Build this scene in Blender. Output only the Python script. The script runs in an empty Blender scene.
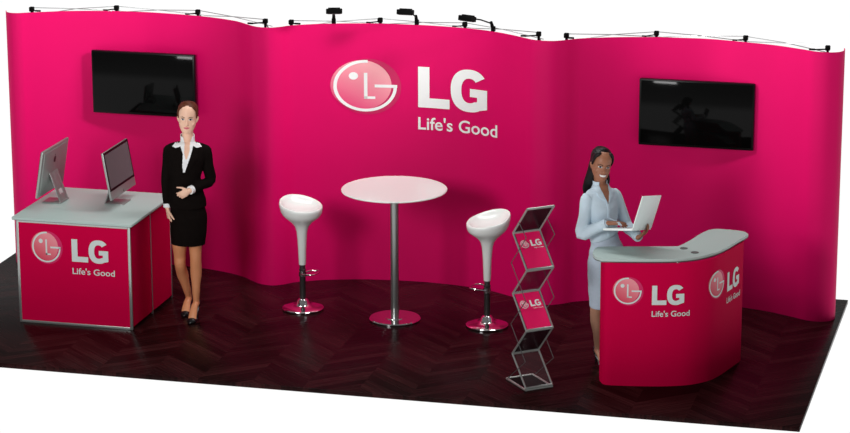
import bpy, bmesh, math, random
from mathutils import Vector, Matrix
from mathutils.bvhtree import BVHTree
from mathutils.geometry import tessellate_polygon
random.seed(4)
S = bpy.context.scene
COL = S.collection
PI = math.pi

# ------------------------------------------------------------------ materials
def new_mat(name):
    m = bpy.data.materials.new(name); m.use_nodes = True
    return m, m.node_tree.nodes, m.node_tree.links, m.node_tree.nodes['Principled BSDF']

def mat(name, col, rough=.5, metal=0., spec=.5, noise=0., nscale=40., bump=0., trans=0., ior=1.45, coat=0., sheen=0., alpha=1.):
    m, N, L, b = new_mat(name)
    b.inputs['Base Color'].default_value = (*col, 1)
    b.inputs['Roughness'].default_value = rough
    b.inputs['Metallic'].default_value = metal
    b.inputs['Specular IOR Level'].default_value = spec
    b.inputs['Transmission Weight'].default_value = trans
    b.inputs['IOR'].default_value = ior
    b.inputs['Coat Weight'].default_value = coat
    b.inputs['Sheen Weight'].default_value = sheen
    b.inputs['Alpha'].default_value = alpha
    if noise or bump:
        tc = N.new('ShaderNodeTexCoord'); n = N.new('ShaderNodeTexNoise')
        n.inputs['Scale'].default_value = nscale; n.inputs['Detail'].default_value = 5
        L.new(tc.outputs['Object'], n.inputs['Vector'])
        if noise:
            mr = N.new('ShaderNodeMapRange')
            mr.inputs['To Min'].default_value = 1 - noise; mr.inputs['To Max'].default_value = 1 + noise
            L.new(n.outputs['Fac'], mr.inputs['Value'])
            mx = N.new('ShaderNodeVectorMath'); mx.operation = 'SCALE'
            mx.inputs[0].default_value = col
            L.new(mr.outputs['Result'], mx.inputs['Scale']); L.new(mx.outputs['Vector'], b.inputs['Base Color'])
        if bump:
            bp = N.new('ShaderNodeBump'); bp.inputs['Strength'].default_value = bump; bp.inputs['Distance'].default_value = .01
            L.new(n.outputs['Fac'], bp.inputs['Height']); L.new(bp.outputs['Normal'], b.inputs['Normal'])
    return m

M = {}
M['fabric'] = mat('magenta_fabric', (.73, .002, .122), .55, spec=.12, noise=.03, nscale=3)
M['panel'] = mat('magenta_laminate', (.56, .0005, .050), .6, spec=.02, noise=.03, nscale=5)
M['print_pink'] = mat('brochure_magenta', (.93, .005, .13), .35, noise=.03)
M['white_ink'] = mat('white_ink', (.93, .95, .93), .55, noise=.02)
M['grey_ink'] = mat('pale_grey_ink', (.62, .68, .66), .4, noise=.02)
M['chrome'] = mat('chrome', (.82, .82, .83), .08, 1, noise=.02)
M['alu'] = mat('brushed_aluminium', (.50, .53, .51), .35, .8, noise=.08, nscale=60)
M['top'] = mat('grey_worktop', (.455, .56, .53), .45, spec=.4, noise=.05, nscale=90)
M['edge'] = mat('dark_grey_edging', (.10, .11, .105), .5, noise=.05)
M['pole'] = mat('grey_metal_pole', (.36, .37, .36), .3, .85, noise=.05)
M['white_gloss'] = mat('white_gloss_plastic', (.86, .88, .85), .22, spec=.5, noise=.01, coat=.3)
M['black'] = mat('black_plastic', (.003, .003, .003), .6, spec=.05, noise=.1)
M['bezel'] = mat('black_gloss_bezel', (.004, .004, .004), .3, spec=.15, noise=.05)
M['screen'] = mat('black_screen', (.002, .002, .002), .06, spec=.13, noise=.05)
M['display'] = mat('grey_idle_display', (.15, .12, .13), .55, spec=.1, noise=.02)
M['gascol'] = mat('dark_metal_column', (.09, .08, .08), .35, .7, noise=.1)
M['alu_body'] = mat('silver_monitor_shell', (.36, .38, .37), .38, .55, noise=.03)
M['apple'] = mat('dark_emblem', (.02, .02, .022), .3, noise=.05)
M['smoke'] = mat('smoky_acrylic', (.022, .006, .010), .2, spec=.15, noise=.04, alpha=.85)
M['tint'] = mat('tinted_acrylic', (.03, .006, .012), .2, spec=.1, noise=.04, alpha=.5)
M['clear'] = mat('clear_acrylic', (.25, .20, .21), .08, spec=.3, noise=.02, alpha=.07)
M['strut'] = mat('silver_strut', (.5, .52, .52), .35, .8, noise=.04)
M['wire'] = mat('thin_grey_rod', (.16, .16, .16), .4, .7, noise=.04)
M['skin1'] = mat('fair_skin', (.88, .54, .39), .5, noise=.04, nscale=12)
M['leg1'] = mat('tan_tights', (.72, .29, .135), .45, noise=.05, nscale=12)
M['skin2'] = mat('brown_skin', (.36, .145, .08), .45, noise=.05, nscale=12)
M['leg2'] = mat('brown_leg_skin', (.55, .29, .19), .45, noise=.05, nscale=12)
M['suit'] = mat('black_suit_cloth', (.0065, .0045, .004), .9, spec=.04, noise=.3, nscale=30)
M['shirt'] = mat('white_blouse_cloth', (.88, .88, .89), .7, noise=.02)
M['hair1'] = mat('auburn_hair', (.10, .026, .011), .5, spec=.2, noise=.3, nscale=60)
M['hair2'] = mat('black_hair', (.008, .006, .007), .45, spec=.25, noise=.3, nscale=60)
M['shoe'] = mat('black_leather', (.008, .008, .009), .25, noise=.1)
M['blue'] = mat('pale_blue_cotton', (.62, .74, .83), .8, spec=.1, noise=.06, nscale=14, bump=.5)
M['skirt2'] = mat('grey_blue_skirt_cloth', (.52, .60, .70), .85, spec=.1, noise=.08, nscale=50, bump=.2)
M['eye'] = mat('eye_white', (.8, .8, .8), .3, noise=.01)
M['iris'] = mat('dark_iris', (.03, .035, .045), .2, noise=.05)
M['brow'] = mat('dark_brow', (.10, .04, .02), .6, noise=.1)
M['lip'] = mat('pink_lips', (.62, .13, .17), .35, noise=.03)
M['lip2'] = mat('rose_brown_lips', (.30, .07, .06), .35, noise=.03)
M['teeth'] = mat('teeth_white', (.85, .84, .80), .3, noise=.01)
M['laptop'] = mat('white_laptop_shell', (.88, .95, .94), .4, noise=.02)
M['keys'] = mat('light_grey_keys', (.55, .57, .58), .5, noise=.04)
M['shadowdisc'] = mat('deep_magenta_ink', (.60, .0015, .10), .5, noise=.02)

def ball_mat(name, c0, c1):
    # printed pink ball of the emblem: pale upper right running to magenta at the lower left
    m, N, L, b = new_mat(name)
    uv = N.new('ShaderNodeUVMap'); sp = N.new('ShaderNodeSeparateXYZ')
    L.new(uv.outputs['UV'], sp.inputs['Vector'])
    d = N.new('ShaderNodeVectorMath'); d.operation = 'DOT_PRODUCT'; d.inputs[1].default_value = (.45, .75, 0)
    L.new(uv.outputs['UV'], d.inputs[0])
    r = N.new('ShaderNodeValToRGB'); r.color_ramp.elements[0].position = .12; r.color_ramp.elements[1].position = .95
    r.color_ramp.elements[0].color = (*c0, 1); r.color_ramp.elements[1].color = (*c1, 1)
    L.new(d.outputs['Value'], r.inputs['Fac']); L.new(r.outputs['Color'], b.inputs['Base Color'])
    b.inputs['Roughness'].default_value = .5; b.inputs['Specular IOR Level'].default_value = .3
    return m
M['ball'] = ball_mat('pink_ball_ink', (.82, .015, .17), (.97, .42, .46))
M['ball_dark'] = ball_mat('rose_ball_ink', (.62, .01, .06), (.80, .26, .30))

def wood():
    m, N, L, b = new_mat('dark_chevron_parquet')
    def mth(op, a, bb=None, c=None):
        n = N.new('ShaderNodeMath'); n.operation = op
        for i, v in enumerate((a, bb, c)):
            if v is None: continue
            if isinstance(v, (int, float)): n.inputs[i].default_value = v
            else: L.new(v, n.inputs[i])
        return n.outputs[0]
    tc = N.new('ShaderNodeTexCoord'); sp = N.new('ShaderNodeSeparateXYZ'); L.new(tc.outputs['Object'], sp.inputs[0])
    x, y = sp.outputs[0], sp.outputs[1]
    W = .42
    colid = mth('FLOOR', mth('DIVIDE', x, W))
    tri = mth('PINGPONG', x, W)
    v = mth('ADD', y, mth('MULTIPLY', tri, .85))
    row = mth('DIVIDE', v, .105)
    rid = mth('FLOOR', row)
    fr = mth('FRACT', row)
    cmb = N.new('ShaderNodeCombineXYZ'); L.new(colid, cmb.inputs[0]); L.new(rid, cmb.inputs[1])
    wn = N.new('ShaderNodeTexWhiteNoise'); wn.noise_dimensions = '3D'; L.new(cmb.outputs[0], wn.inputs['Vector'])
    # grain stretched along each board
    g = N.new('ShaderNodeCombineXYZ'); L.new(mth('MULTIPLY', x, 4.), g.inputs[0]); L.new(mth('MULTIPLY', v, 70.), g.inputs[1]); L.new(mth('MULTIPLY', wn.outputs['Value'], 30.), g.inputs[2])
    gn = N.new('ShaderNodeTexNoise'); gn.inputs['Scale'].default_value = 1.; gn.inputs['Detail'].default_value = 5; L.new(g.outputs[0], gn.inputs['Vector'])
    seam = mth('MINIMUM', fr, mth('SUBTRACT', 1., fr))
    seamf = N.new('ShaderNodeMapRange'); L.new(seam, seamf.inputs['Value']); seamf.inputs['From Max'].default_value = .05
    seamf.inputs['To Min'].default_value = .35
    k = mth('MULTIPLY', mth('ADD', .4, mth('MULTIPLY', wn.outputs['Value'], .9)), mth('ADD', -.25, mth('MULTIPLY', gn.outputs['Fac'], 2.6)))
    k = mth('MULTIPLY', k, seamf.outputs[0])
    sc = N.new('ShaderNodeVectorMath'); sc.operation = 'SCALE'; sc.inputs[0].default_value = (.0215, .0056, .0059)
    L.new(k, sc.inputs['Scale']); L.new(sc.outputs[0], b.inputs['Base Color'])
    rr = N.new('ShaderNodeMapRange'); L.new(gn.outputs['Fac'], rr.inputs['Value']); rr.inputs['To Min'].default_value = .16; rr.inputs['To Max'].default_value = .34
    L.new(rr.outputs[0], b.inputs['Roughness'])
    b.inputs['Specular IOR Level'].default_value = .05
    bp = N.new('ShaderNodeBump'); bp.inputs['Strength'].default_value = .18; bp.inputs['Distance'].default_value = .004
    L.new(mth('MULTIPLY', gn.outputs['Fac'], seamf.outputs[0]), bp.inputs['Height']); L.new(bp.outputs[0], b.inputs['Normal'])
    return m
M['wood'] = wood()

# ------------------------------------------------------------------ helpers
def link(name, me, parent=None, smooth=None, mats=()):
    o = bpy.data.objects.new(name, me); COL.objects.link(o)
    if parent is not None: o.parent = parent
    for m in mats: me.materials.append(M[m] if isinstance(m, str) else m)
    return o

def build(name, bm, m, parent=None, smooth=40):
    bmesh.ops.recalc_face_normals(bm, faces=bm.faces)
    me = bpy.data.meshes.new(name); bm.to_mesh(me); bm.free()
    if smooth:
        me.polygons.foreach_set('use_smooth', [True] * len(me.polygons))
        try: me.set_sharp_from_angle(angle=math.radians(smooth))
        except Exception: pass
    return link(name, me, parent, mats=m if isinstance(m, (list, tuple)) else (m,))

def empty(name, loc, rz, label, cat, group=None):
    o = bpy.data.objects.new(name, None); COL.objects.link(o)
    o.location = loc; o.rotation_euler = (0, 0, rz); o.empty_display_size = .1
    o['label'] = label; o['category'] = cat
    if group: o['group'] = group
    return o

def B(): return bmesh.new()

def box(bm, c, s, mtx=None, bev=0., seg=2):
    r = bmesh.ops.create_cube(bm, size=1)
    vs = r['verts']
    for v in vs: v.co = Vector((v.co.x * s[0], v.co.y * s[1], v.co.z * s[2]))
    if bev:
        es = list({e for v in vs for e in v.link_edges})
        rb = bmesh.ops.bevel(bm, geom=es, offset=bev, segments=seg, affect='EDGES', profile=.5)
        vs = list({v for f in rb['faces'] for v in f.verts} | {v for v in vs if v.is_valid})
    for v in vs:
        v.co = v.co + Vector(c)
        if mtx: v.co = mtx @ v.co
    return vs

def frame(t, hint):
    t = t.normalized(); a = hint - t * hint.dot(t)
    if a.length < 1e-4:
        h = Vector((1, 0, 0)) if abs(t.x) < .9 else Vector((0, 1, 0)); a = h - t * h.dot(t)
    a.normalize(); return a, t.cross(a)

def loft(bm, pts, rad, hint=(1, 0, 0), n=16, sub=1, dome=False):
    """closed tube through pts; rad = radius or (a, b) per point, a along hint"""
    P = [Vector(p) for p in pts]; R = [(r, r) if isinstance(r, (int, float)) else r for r in rad]
    if len(R) == 1: R = R * len(P)
    if sub > 1 and len(P) > 2:
        Q, RR = [], []
        for i in range(len(P) - 1):
            p0, p1, p2, p3 = P[max(i - 1, 0)], P[i], P[i + 1], P[min(i + 2, len(P) - 1)]
            for k in range(sub):
                t = k / sub
                Q.append(.5 * ((2 * p1) + (p2 - p0) * t + (2 * p0 - 5 * p1 + 4 * p2 - p3) * t * t + (3 * p1 - p0 - 3 * p2 + p3) * t ** 3))
                s = t * t * (3 - 2 * t)
                RR.append(tuple(R[i][j] * (1 - s) + R[i + 1][j] * s for j in (0, 1)))
        Q.append(P[-1]); RR.append(R[-1]); P, R = Q, RR
    if dome:
        t0 = (P[0] - P[1]).normalized(); t1 = (P[-1] - P[-2]).normalized()
        r0, r1 = min(R[0]), min(R[-1])
        pre = [(P[0] + t0 * r0 * .9, tuple(x * .35 for x in R[0])), (P[0] + t0 * r0 * .55, tuple(x * .8 for x in R[0]))]
        post = [(P[-1] + t1 * r1 * .55, tuple(x * .8 for x in R[-1])), (P[-1] + t1 * r1 * .9, tuple(x * .35 for x in R[-1]))]
        P = [q[0] for q in pre] + P + [q[0] for q in post]; R = [q[1] for q in pre] + R + [q[1] for q in post]
    H = Vector(hint); rings = []
    for i, p in enumerate(P):
        t = P[min(i + 1, len(P) - 1)] - P[max(i - 1, 0)]
        a, b = frame(t, H)
        rings.append([bm.verts.new(p + a * R[i][0] * math.cos(2 * PI * k / n) + b * R[i][1] * math.sin(2 * PI * k / n)) for k in range(n)])
    for r0, r1 in zip(rings, rings[1:]):
        for k in range(n): bm.faces.new((r0[k], r0[(k + 1) % n], r1[(k + 1) % n], r1[k]))
    bm.faces.new(rings[0][::-1]); bm.faces.new(rings[-1])

def tube(bm, pts, r, n=10): loft(bm, pts, [r] * len(pts), n=n, hint=(.13, .31, .94) if abs((Vector(pts[-1]) - Vector(pts[0])).normalized().z) < .8 else (1, 0, 0))

def lathe(bm, prof, c=(0, 0, 0), n=40, warp=None):
    rings = []
    for r, z in prof:
        ring = []
        for k in range(n):
            a = 2 * PI * k / n; p = Vector((r * math.cos(a), r * math.sin(a), z))
            if warp: p = warp(p, r, z)
            ring.append(bm.verts.new(p + Vector(c)))
        rings.append(ring)
    for r0, r1 in zip(rings, rings[1:]):
        for k in range(n): bm.faces.new((r0[k], r0[(k + 1) % n], r1[(k + 1) % n], r1[k]))
    bm.faces.new(rings[0][::-1]); bm.faces.new(rings[-1])

def prism(bm, outline, z0, z1, bev=0):
    a = [bm.verts.new((x, y, z0)) for x, y in outline]; b = [bm.verts.new((x, y, z1)) for x, y in outline]
    n = len(outline)
    for i in range(n): bm.faces.new((a[i], a[(i + 1) % n], b[(i + 1) % n], b[i]))
    bm.faces.new(a[::-1]); top = bm.faces.new(b)
    bmesh.ops.triangulate(bm, faces=[f for f in bm.faces if len(f.verts) > 4])

def crom(P, sub):
    P = [Vector((*p, 0)) for p in P]; Q = []
    for i in range(len(P) - 1):
        p0, p1, p2, p3 = P[max(i - 1, 0)], P[i], P[i + 1], P[min(i + 2, len(P) - 1)]
        for k in range(sub):
            t = k / sub
            Q.append(.5 * ((2 * p1) + (p2 - p0) * t + (2 * p0 - 5 * p1 + 4 * p2 - p3) * t * t + (3 * p1 - p0 - 3 * p2 + p3) * t ** 3))
    Q.append(P[-1]); return [(q.x, q.y) for q in Q]

def sheet(bm, path, z0, z1, th, nz=1):
    """vertical curved panel; path seen face on the right-hand side, thickness goes to the back (left of travel)"""
    n = len(path); fr, bk = [], []
    for i, (x, y) in enumerate(path):
        a = path[max(i - 1, 0)]; b = path[min(i + 1, n - 1)]
        dx, dy = b[0] - a[0], b[1] - a[1]; l = math.hypot(dx, dy)
        nx, ny = -dy / l * th, dx / l * th
        fr.append([bm.verts.new((x, y, z0 + (z1 - z0) * k / nz)) for k in range(nz + 1)])
        bk.append([bm.verts.new((x + nx, y + ny, z0 + (z1 - z0) * k / nz)) for k in range(nz + 1)])
    for i in range(n - 1):
        for k in range(nz):
            bm.faces.new((fr[i][k], fr[i + 1][k], fr[i + 1][k + 1], fr[i][k + 1]))
            bm.faces.new((bk[i][k], bk[i][k + 1], bk[i + 1][k + 1], bk[i + 1][k]))
        bm.faces.new((fr[i][0], bk[i][0], bk[i + 1][0], fr[i + 1][0]))
        bm.faces.new((fr[i][nz], fr[i + 1][nz], bk[i + 1][nz], bk[i][nz]))
    for i in (0, n - 1):
        for k in range(nz): bm.faces.new((fr[i][k], fr[i][k + 1], bk[i][k + 1], bk[i][k]))

# ------------------------------------------------------------------ emblem and lettering
def poly_fill(bm, loops):
    tess = tessellate_polygon([[Vector((x, z, 0)) for x, z in l] for l in loops])
    flat = [p for l in loops for p in l]; vs = [bm.verts.new((x, 0, z)) for x, z in flat]
    for t in tess:
        try: bm.faces.new([vs[i] for i in t])
        except ValueError: pass

def stroke(bm, pts, w):
    P = [Vector(p) for p in pts]; L_, R_ = [], []
    for i, p in enumerate(P):
        t = (P[min(i + 1, len(P) - 1)] - P[max(i - 1, 0)]).normalized(); nn = Vector((-t.y, t.x)) * w / 2
        if 0 < i < len(P) - 1:
            c = (P[i + 1] - P[i]).normalized().dot((P[i] - P[i - 1]).normalized())
            nn /= max(math.sqrt((1 + c) / 2), .6)
        L_.append(p + nn); R_.append(p - nn)
    a = [bm.verts.new((p.x, 0, p.y)) for p in L_]; b = [bm.verts.new((p.x, 0, p.y)) for p in R_]
    for i in range(len(P) - 1): bm.faces.new((a[i], a[i + 1], b[i + 1], b[i]))

def disc(bm, cx, cz, r, n=48): poly_fill(bm, [[(cx + r * math.cos(2 * PI * k / n), cz + r * math.sin(2 * PI * k / n)) for k in range(n)]])

def letters(bm):   # L and G in a box 0..1.79 by 0..1
    poly_fill(bm, [[(0, 0), (.80, 0), (.80, .235), (.285, .235), (.285, 1), (0, 1)]])
    cx, cz, rx, rz = 1.32, .5, .49, .52
    def se(a, rx_, rz_):
        c, q = math.cos(a), math.sin(a); f = lambda v: math.copysign(abs(v) ** .86, v)
        return (cx + rx_ * f(c), cz + rz_ * f(q))
    a0, a1 = math.radians(38), math.radians(300)
    out = [se(a0 + (a1 - a0) * k / 40, rx, rz) for k in range(41)]
    inn = [se(a1 + (math.radians(44) - a1) * k / 40, .215, .30) for k in range(41)]
    poly_fill(bm, [out + [(1.79, .085), (1.79, .555), (1.33, .555), (1.33, .355), (1.52, .355), (1.52, .245)] + inn])

_slogan = {}
def slogan_mesh():
    if 'v' not in _slogan:
        cu = bpy.data.curves.new('slogan_text', 'FONT'); cu.body = "Life's Good"; cu.size = 1; cu.resolution_u = 4; cu.offset = .013
        o = bpy.data.objects.new('slogan_text', cu); COL.objects.link(o)
        dg = bpy.context.evaluated_depsgraph_get(); me = bpy.data.meshes.new_from_object(o.evaluated_get(dg))
        vs = [(v.co.x, v.co.y) for v in me.vertices]; fs = [tuple(p.vertices) for p in me.polygons]
        x0, x1 = min(v[0] for v in vs), max(v[0] for v in vs)
        z1 = max(v[1] for v in vs)
        _slogan['v'] = [((x - x0) / (x1 - x0), z / z1) for x, z in vs]; _slogan['f'] = fs
        bpy.data.objects.remove(o); bpy.data.curves.remove(cu); bpy.data.meshes.remove(me)
    return _slogan['v'], _slogan['f']

def place(name, bm, fmap, m, parent, uvbox=None):
    xs = [v.co.x for v in bm.verts]; x0, x1 = min(xs), max(xs)
    k = max(1, int((x1 - x0) / .02))
    if x1 - x0 > .05:
        for i in range(1, k):
            bmesh.ops.bisect_plane(bm, geom=bm.verts[:] + bm.edges[:] + bm.faces[:], plane_co=(x0 + (x1 - x0) * i / k, 0, 0), plane_no=(1, 0, 0))
    if uvbox:
        uv = bm.loops.layers.uv.new('UVMap'); a, b_, c, d = uvbox
        for f in bm.faces:
            for l in f.loops: l[uv].uv = ((l.vert.co.x - a) / (b_ - a), (l.vert.co.z - c) / (d - c))
    for v in bm.verts: v.co = fmap(v.co.x, v.co.z, v.co.y)
    me = bpy.data.meshes.new(name); bm.to_mesh(me); bm.free()
    return link(name, me, parent, mats=(m,))

def logo(parent, fmap, em, tx, sl, ball='ball', ink='white_ink'):
    """em = (cx, cz, rx, rz); tx = (x0, x1, z0, z1); sl = (x0, x1, zbase, zcap); fmap(s, z, out) -> position"""
    cx, cz, rx, rz = em
    def sc(bm, lay):
        for v in bm.verts: v.co = Vector((cx + v.co.x * rx, lay, cz + v.co.z * rz))
        return bm
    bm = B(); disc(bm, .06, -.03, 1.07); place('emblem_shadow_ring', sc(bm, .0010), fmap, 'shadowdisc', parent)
    bm = B(); disc(bm, -.13, .03, .95); place('emblem_ball', sc(bm, .0020), fmap, ball, parent, (cx - 1.1 * rx, cx + .85 * rx, cz - rz, cz + rz))
    bm = B()
    arc = [(.94 * math.cos(a), .94 * math.sin(a)) for a in [math.radians(86 + (360 - 86) * k / 60) for k in range(61)]]
    stroke(bm, arc, .105); stroke(bm, [(1.0, 0), (.28, 0)], .115)
    stroke(bm, [(.0, .50), (.0, -.50)], .11); stroke(bm, [(-.055, -.455), (.30, -.455)], .10); disc(bm, -.38, .38, .145, 20)
    o = place('emblem_face', sc(bm, .0030), fmap, ink, parent)
    bm = B(); letters(bm); x0, x1, z0, z1 = tx
    for v in bm.verts: v.co = Vector((x0 + (x1 - x0) * v.co.x / 1.79, .002, z0 + (z1 - z0) * v.co.z))
    place('lettering', bm, fmap, ink, parent)
    V, F = slogan_mesh(); bm = B(); x0, x1, z0, z1 = sl
    vs = [bm.verts.new((x0 + (x1 - x0) * x, .002, z0 + (z1 - z0) * z)) for x, z in V]
    for f in F:
        try: bm.faces.new([vs[i] for i in f])
        except ValueError: pass
    place('slogan', bm, fmap, ink, parent)

# ------------------------------------------------------------------ platform
bm = B(); box(bm, (-3.695, 1.673, -.0175), (7.39, 3.347, .035), bev=.003)
fl = build('floor', bm, 'wood'); fl['kind'] = 'structure'

# ------------------------------------------------------------------ display walls
H = 2.25
CP = [(-7.288, 2.80), (-7.262, 2.745), (-7.225, 2.712), (-7.18, 2.700), (-7.12, 2.712), (-7.03, 2.765), (-6.76, 2.895), (-6.48, 2.972), (-6.14, 3.01), (-5.87, 2.995),
      (-5.60, 2.955), (-5.39, 2.895), (-5.19, 2.80), (-5.06, 2.69), (-4.99, 2.63), (-4.92, 2.595), (-4.83, 2.59), (-4.75, 2.645), (-4.68, 2.728), (-4.55, 2.81),
      (-4.41, 2.875), (-4.19, 2.945), (-3.95, 2.988), (-3.67, 3.006), (-3.45, 2.996), (-3.2, 2.955), (-2.98, 2.88), (-2.8, 2.775), (-2.66, 2.672),
      (-2.56, 2.605), (-2.42, 2.592), (-2.32, 2.65), (-2.21, 2.75), (-2.0, 2.85), (-1.77, 2.925), (-1.5, 2.968), (-1.2, 2.985), (-.95, 2.942),
      (-.63, 2.855), (-.39, 2.74), (-.28, 2.68), (-.17, 2.663), (-.085, 2.70), (-.05, 2.78), (-.06, 2.87)]
def seg(i, j): return crom(CP, 8)[i * 8:j * 8 + 1]
PATH = crom(CP, 8)
def wall_pt(s, z, out):
    best = None
    for (x0, y0), (x1, y1) in zip(PATH, PATH[1:]):
        if x0 <= s <= x1 and x1 > x0:
            t = (s - x0) / (x1 - x0); l = math.hypot(x1 - x0, y1 - y0)
            nx, ny = (y1 - y0) / l, -(x1 - x0) / l
            o = out + .0015
            return Vector((s + nx * o, y0 + (y1 - y0) * t + ny * o, z))
    return Vector((s, 2.9, z))

def hub_mesh(bm, c, s=.04):
    box(bm, c, (s, s, s), bev=.006); box(bm, (c[0], c[1], c[2] - .03), (.018, .018, .05))
def display_wall(label, spans, hubs):
    cx = sum(h[0] for h in hubs) / 4
    t = empty('popup_display', (cx, 2.95, 0), 0, label, 'display stand', 'curved magenta pop-up displays along the back')
    off = Matrix.Translation((-cx, -2.95, 0))
    def add(nm, bm, m, par=t, **k):
        bmesh.ops.transform(bm, matrix=off, verts=bm.verts); return build(nm, bm, m, par, **k)
    face = None
    for nm, i, j in spans:
        bm = B(); sheet(bm, seg(i, j), 0, H, .006, 6); o = add(nm, bm, 'fabric')
        if nm == 'fabric_panel': face = o
    rear = [(x, y + .26 if 0 < k < 3 else y + .2) for k, (x, y) in enumerate(hubs)]
    for k, (x, y) in enumerate(hubs):
        bm = B(); hub_mesh(bm, (x, y, 2.272)); h = add('hub', bm, 'black')
        bm = B(); tube(bm, [(x, y, .02), (x, y, 2.25)], .009, 8); add('upright', bm, 'strut')
        rx, ry = rear[k]
        bm = B(); tube(bm, [(x, y, 2.27), (rx, ry, 2.09)], .006, 8); add('cross_rod', bm, 'wire')
        bm = B(); hub_mesh(bm, (rx, ry, 2.08)); add('rear_hub', bm, 'black')
    for k in range(3):
        a, b = hubs[k], hubs[k + 1]
        mx, my = (a[0] + b[0]) / 2, (a[1] + b[1]) / 2 + .045
        for p, q in ((a, b), (b, a)):
            bm = B(); tube(bm, [(p[0], p[1] + .012, 2.283), (mx, my, 2.262), (rear[k + (1 if p is a else 0)][0], rear[k + (1 if p is a else 0)][1], 2.19)], .0035, 6); add('scissor_strut', bm, 'strut')
    for k, dx in ((0, 1), (3, -1)):
        # dark channel bar from each outer hub forward to the panel edge
        x, y = hubs[k]; e = wall_pt(x + (.06 if dx > 0 else -.14), 2.25, -.03)
        bm = B(); tube(bm, [(x, y, 2.262), (e.x, e.y + .008, 2.252)], .006, 8); add('channel_bar', bm, 'black')
        bm = B(); box(bm, (e.x, e.y + .012, 2.254), (.05, .016, .014), bev=.003); add('panel_hanger', bm, 'black')
    for k in (1, 2):
        x, y = hubs[k]; e = wall_pt(x - .09, 2.25, -.02)
        bm = B(); tube(bm, [(x, y, 2.262), (e.x, e.y, 2.253)], .005, 8); add('channel_bar', bm, 'black')
        bm = B(); box(bm, (e.x, e.y + .01, 2.253), (.04, .014, .012), bev=.003); add('panel_hanger', bm, 'black')
    return t, face, off
wl, _, _ = display_wall('left curved magenta pop-up display, behind the desk and the woman in black', [('end_panel', 0, 5), ('fabric_panel', 5, 13)],
                        [(-7.045, 2.80), (-6.355, 3.035), (-5.607, 3.02), (-4.915, 2.755)])
wc, fc, offc = display_wall('middle curved magenta pop-up display with the large white logo and slogan', [('joint_panel', 13, 18), ('fabric_panel', 18, 28), ('joint_panel', 28, 32)],
                        [(-4.689, 2.765), (-3.985, 3.03), (-3.245, 3.015), (-2.555, 2.75)])
wr, _, _ = display_wall('right curved magenta pop-up display, behind the reception counter', [('fabric_panel', 32, 40), ('end_panel', 40, 44)],
                        [(-2.321, 2.745), (-1.619, 3.01), (-.879, 2.99), (-.182, 2.735)])
def wc_map(s, z, out): return offc @ wall_pt(s, z, out)
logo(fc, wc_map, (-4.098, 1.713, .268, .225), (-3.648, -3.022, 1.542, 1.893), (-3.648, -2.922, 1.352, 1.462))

# ------------------------------------------------------------------ arm spotlights
def arm_light(base, ang, L_, h, label):
    t = empty('display_spotlight', (base[0], base[1], 2.25), ang, label, 'spotlight', 'arm spotlights on the middle backdrop')
    bm = B(); box(bm, (0, .012, .022), (.036, .024, .044), bev=.005); loft(bm, [(0, 0, .04), (0, -.02, .085)], [.016, .012], n=12); build('clamp', bm, 'black', t)
    bm = B(); tube(bm, [(0, -.015, .07), (0, -L_ * .5, h * .75), (0, -L_, h)], .006, 8); build('arm', bm, 'black', t)
    bm = B(); mt = Matrix.Translation((0, -L_ - .03, h)) @ Matrix.Rotation(math.radians(-12), 4, 'X')
    box(bm, (0, 0, 0), (.135, .075, .044), mt, bev=.006, seg=2); box(bm, (0, .01, .024), (.10, .05, .014), mt, bev=.004); hd = build('lamp_head', bm, 'black', t)
    bm = B(); box(bm, (0, -.002, -.0225), (.105, .052, .004), mt, bev=.001); build('lamp_glass', bm, 'display', hd)
arm_light((-4.351, 2.885), math.radians(17), .33, .175, 'leftmost black arm spotlight clamped on the middle wall top')
arm_light((-3.66, 3.0), 0, .33, .175, 'black arm spotlight clamped at the middle wall top, above the logo')
arm_light((-2.975, 2.875), math.radians(-22), .33, .165, 'rightmost black arm spotlight on the middle wall top, its long arm seen sideways')

# ------------------------------------------------------------------ televisions
def tv(x0, x1, z0, z1, yf, yb, label):
    t = empty('television', ((x0 + x1) / 2, yf + .05, z0), 0, label, 'television', 'televisions on the backdrops')
    w, h = x1 - x0, z1 - z0
    bm = B(); box(bm, (0, -.012, h / 2), (w, .046, h), bev=.005); c = build('cabinet', bm, 'bezel', t)
    bm = B(); box(bm, (0, -.0365, h / 2 + .004), (w - .03, .004, h - .034), bev=.001); build('screen', bm, 'screen', t)
    bm = B(); box(bm, (0, (yb - yf - .05 + .01) / 2, h / 2), (.4, yb - yf - .06, .26), bev=.004); build('wall_bracket', bm, 'black', t)
tv(-6.54, -5.60, 1.369, 1.919, 2.86, 3.0, 'black television on the left wall, behind the woman in black')
tv(-1.73, -.778, 1.356, 1.914, 2.86, 2.975, 'black television on the right wall above the reception counter')

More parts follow.
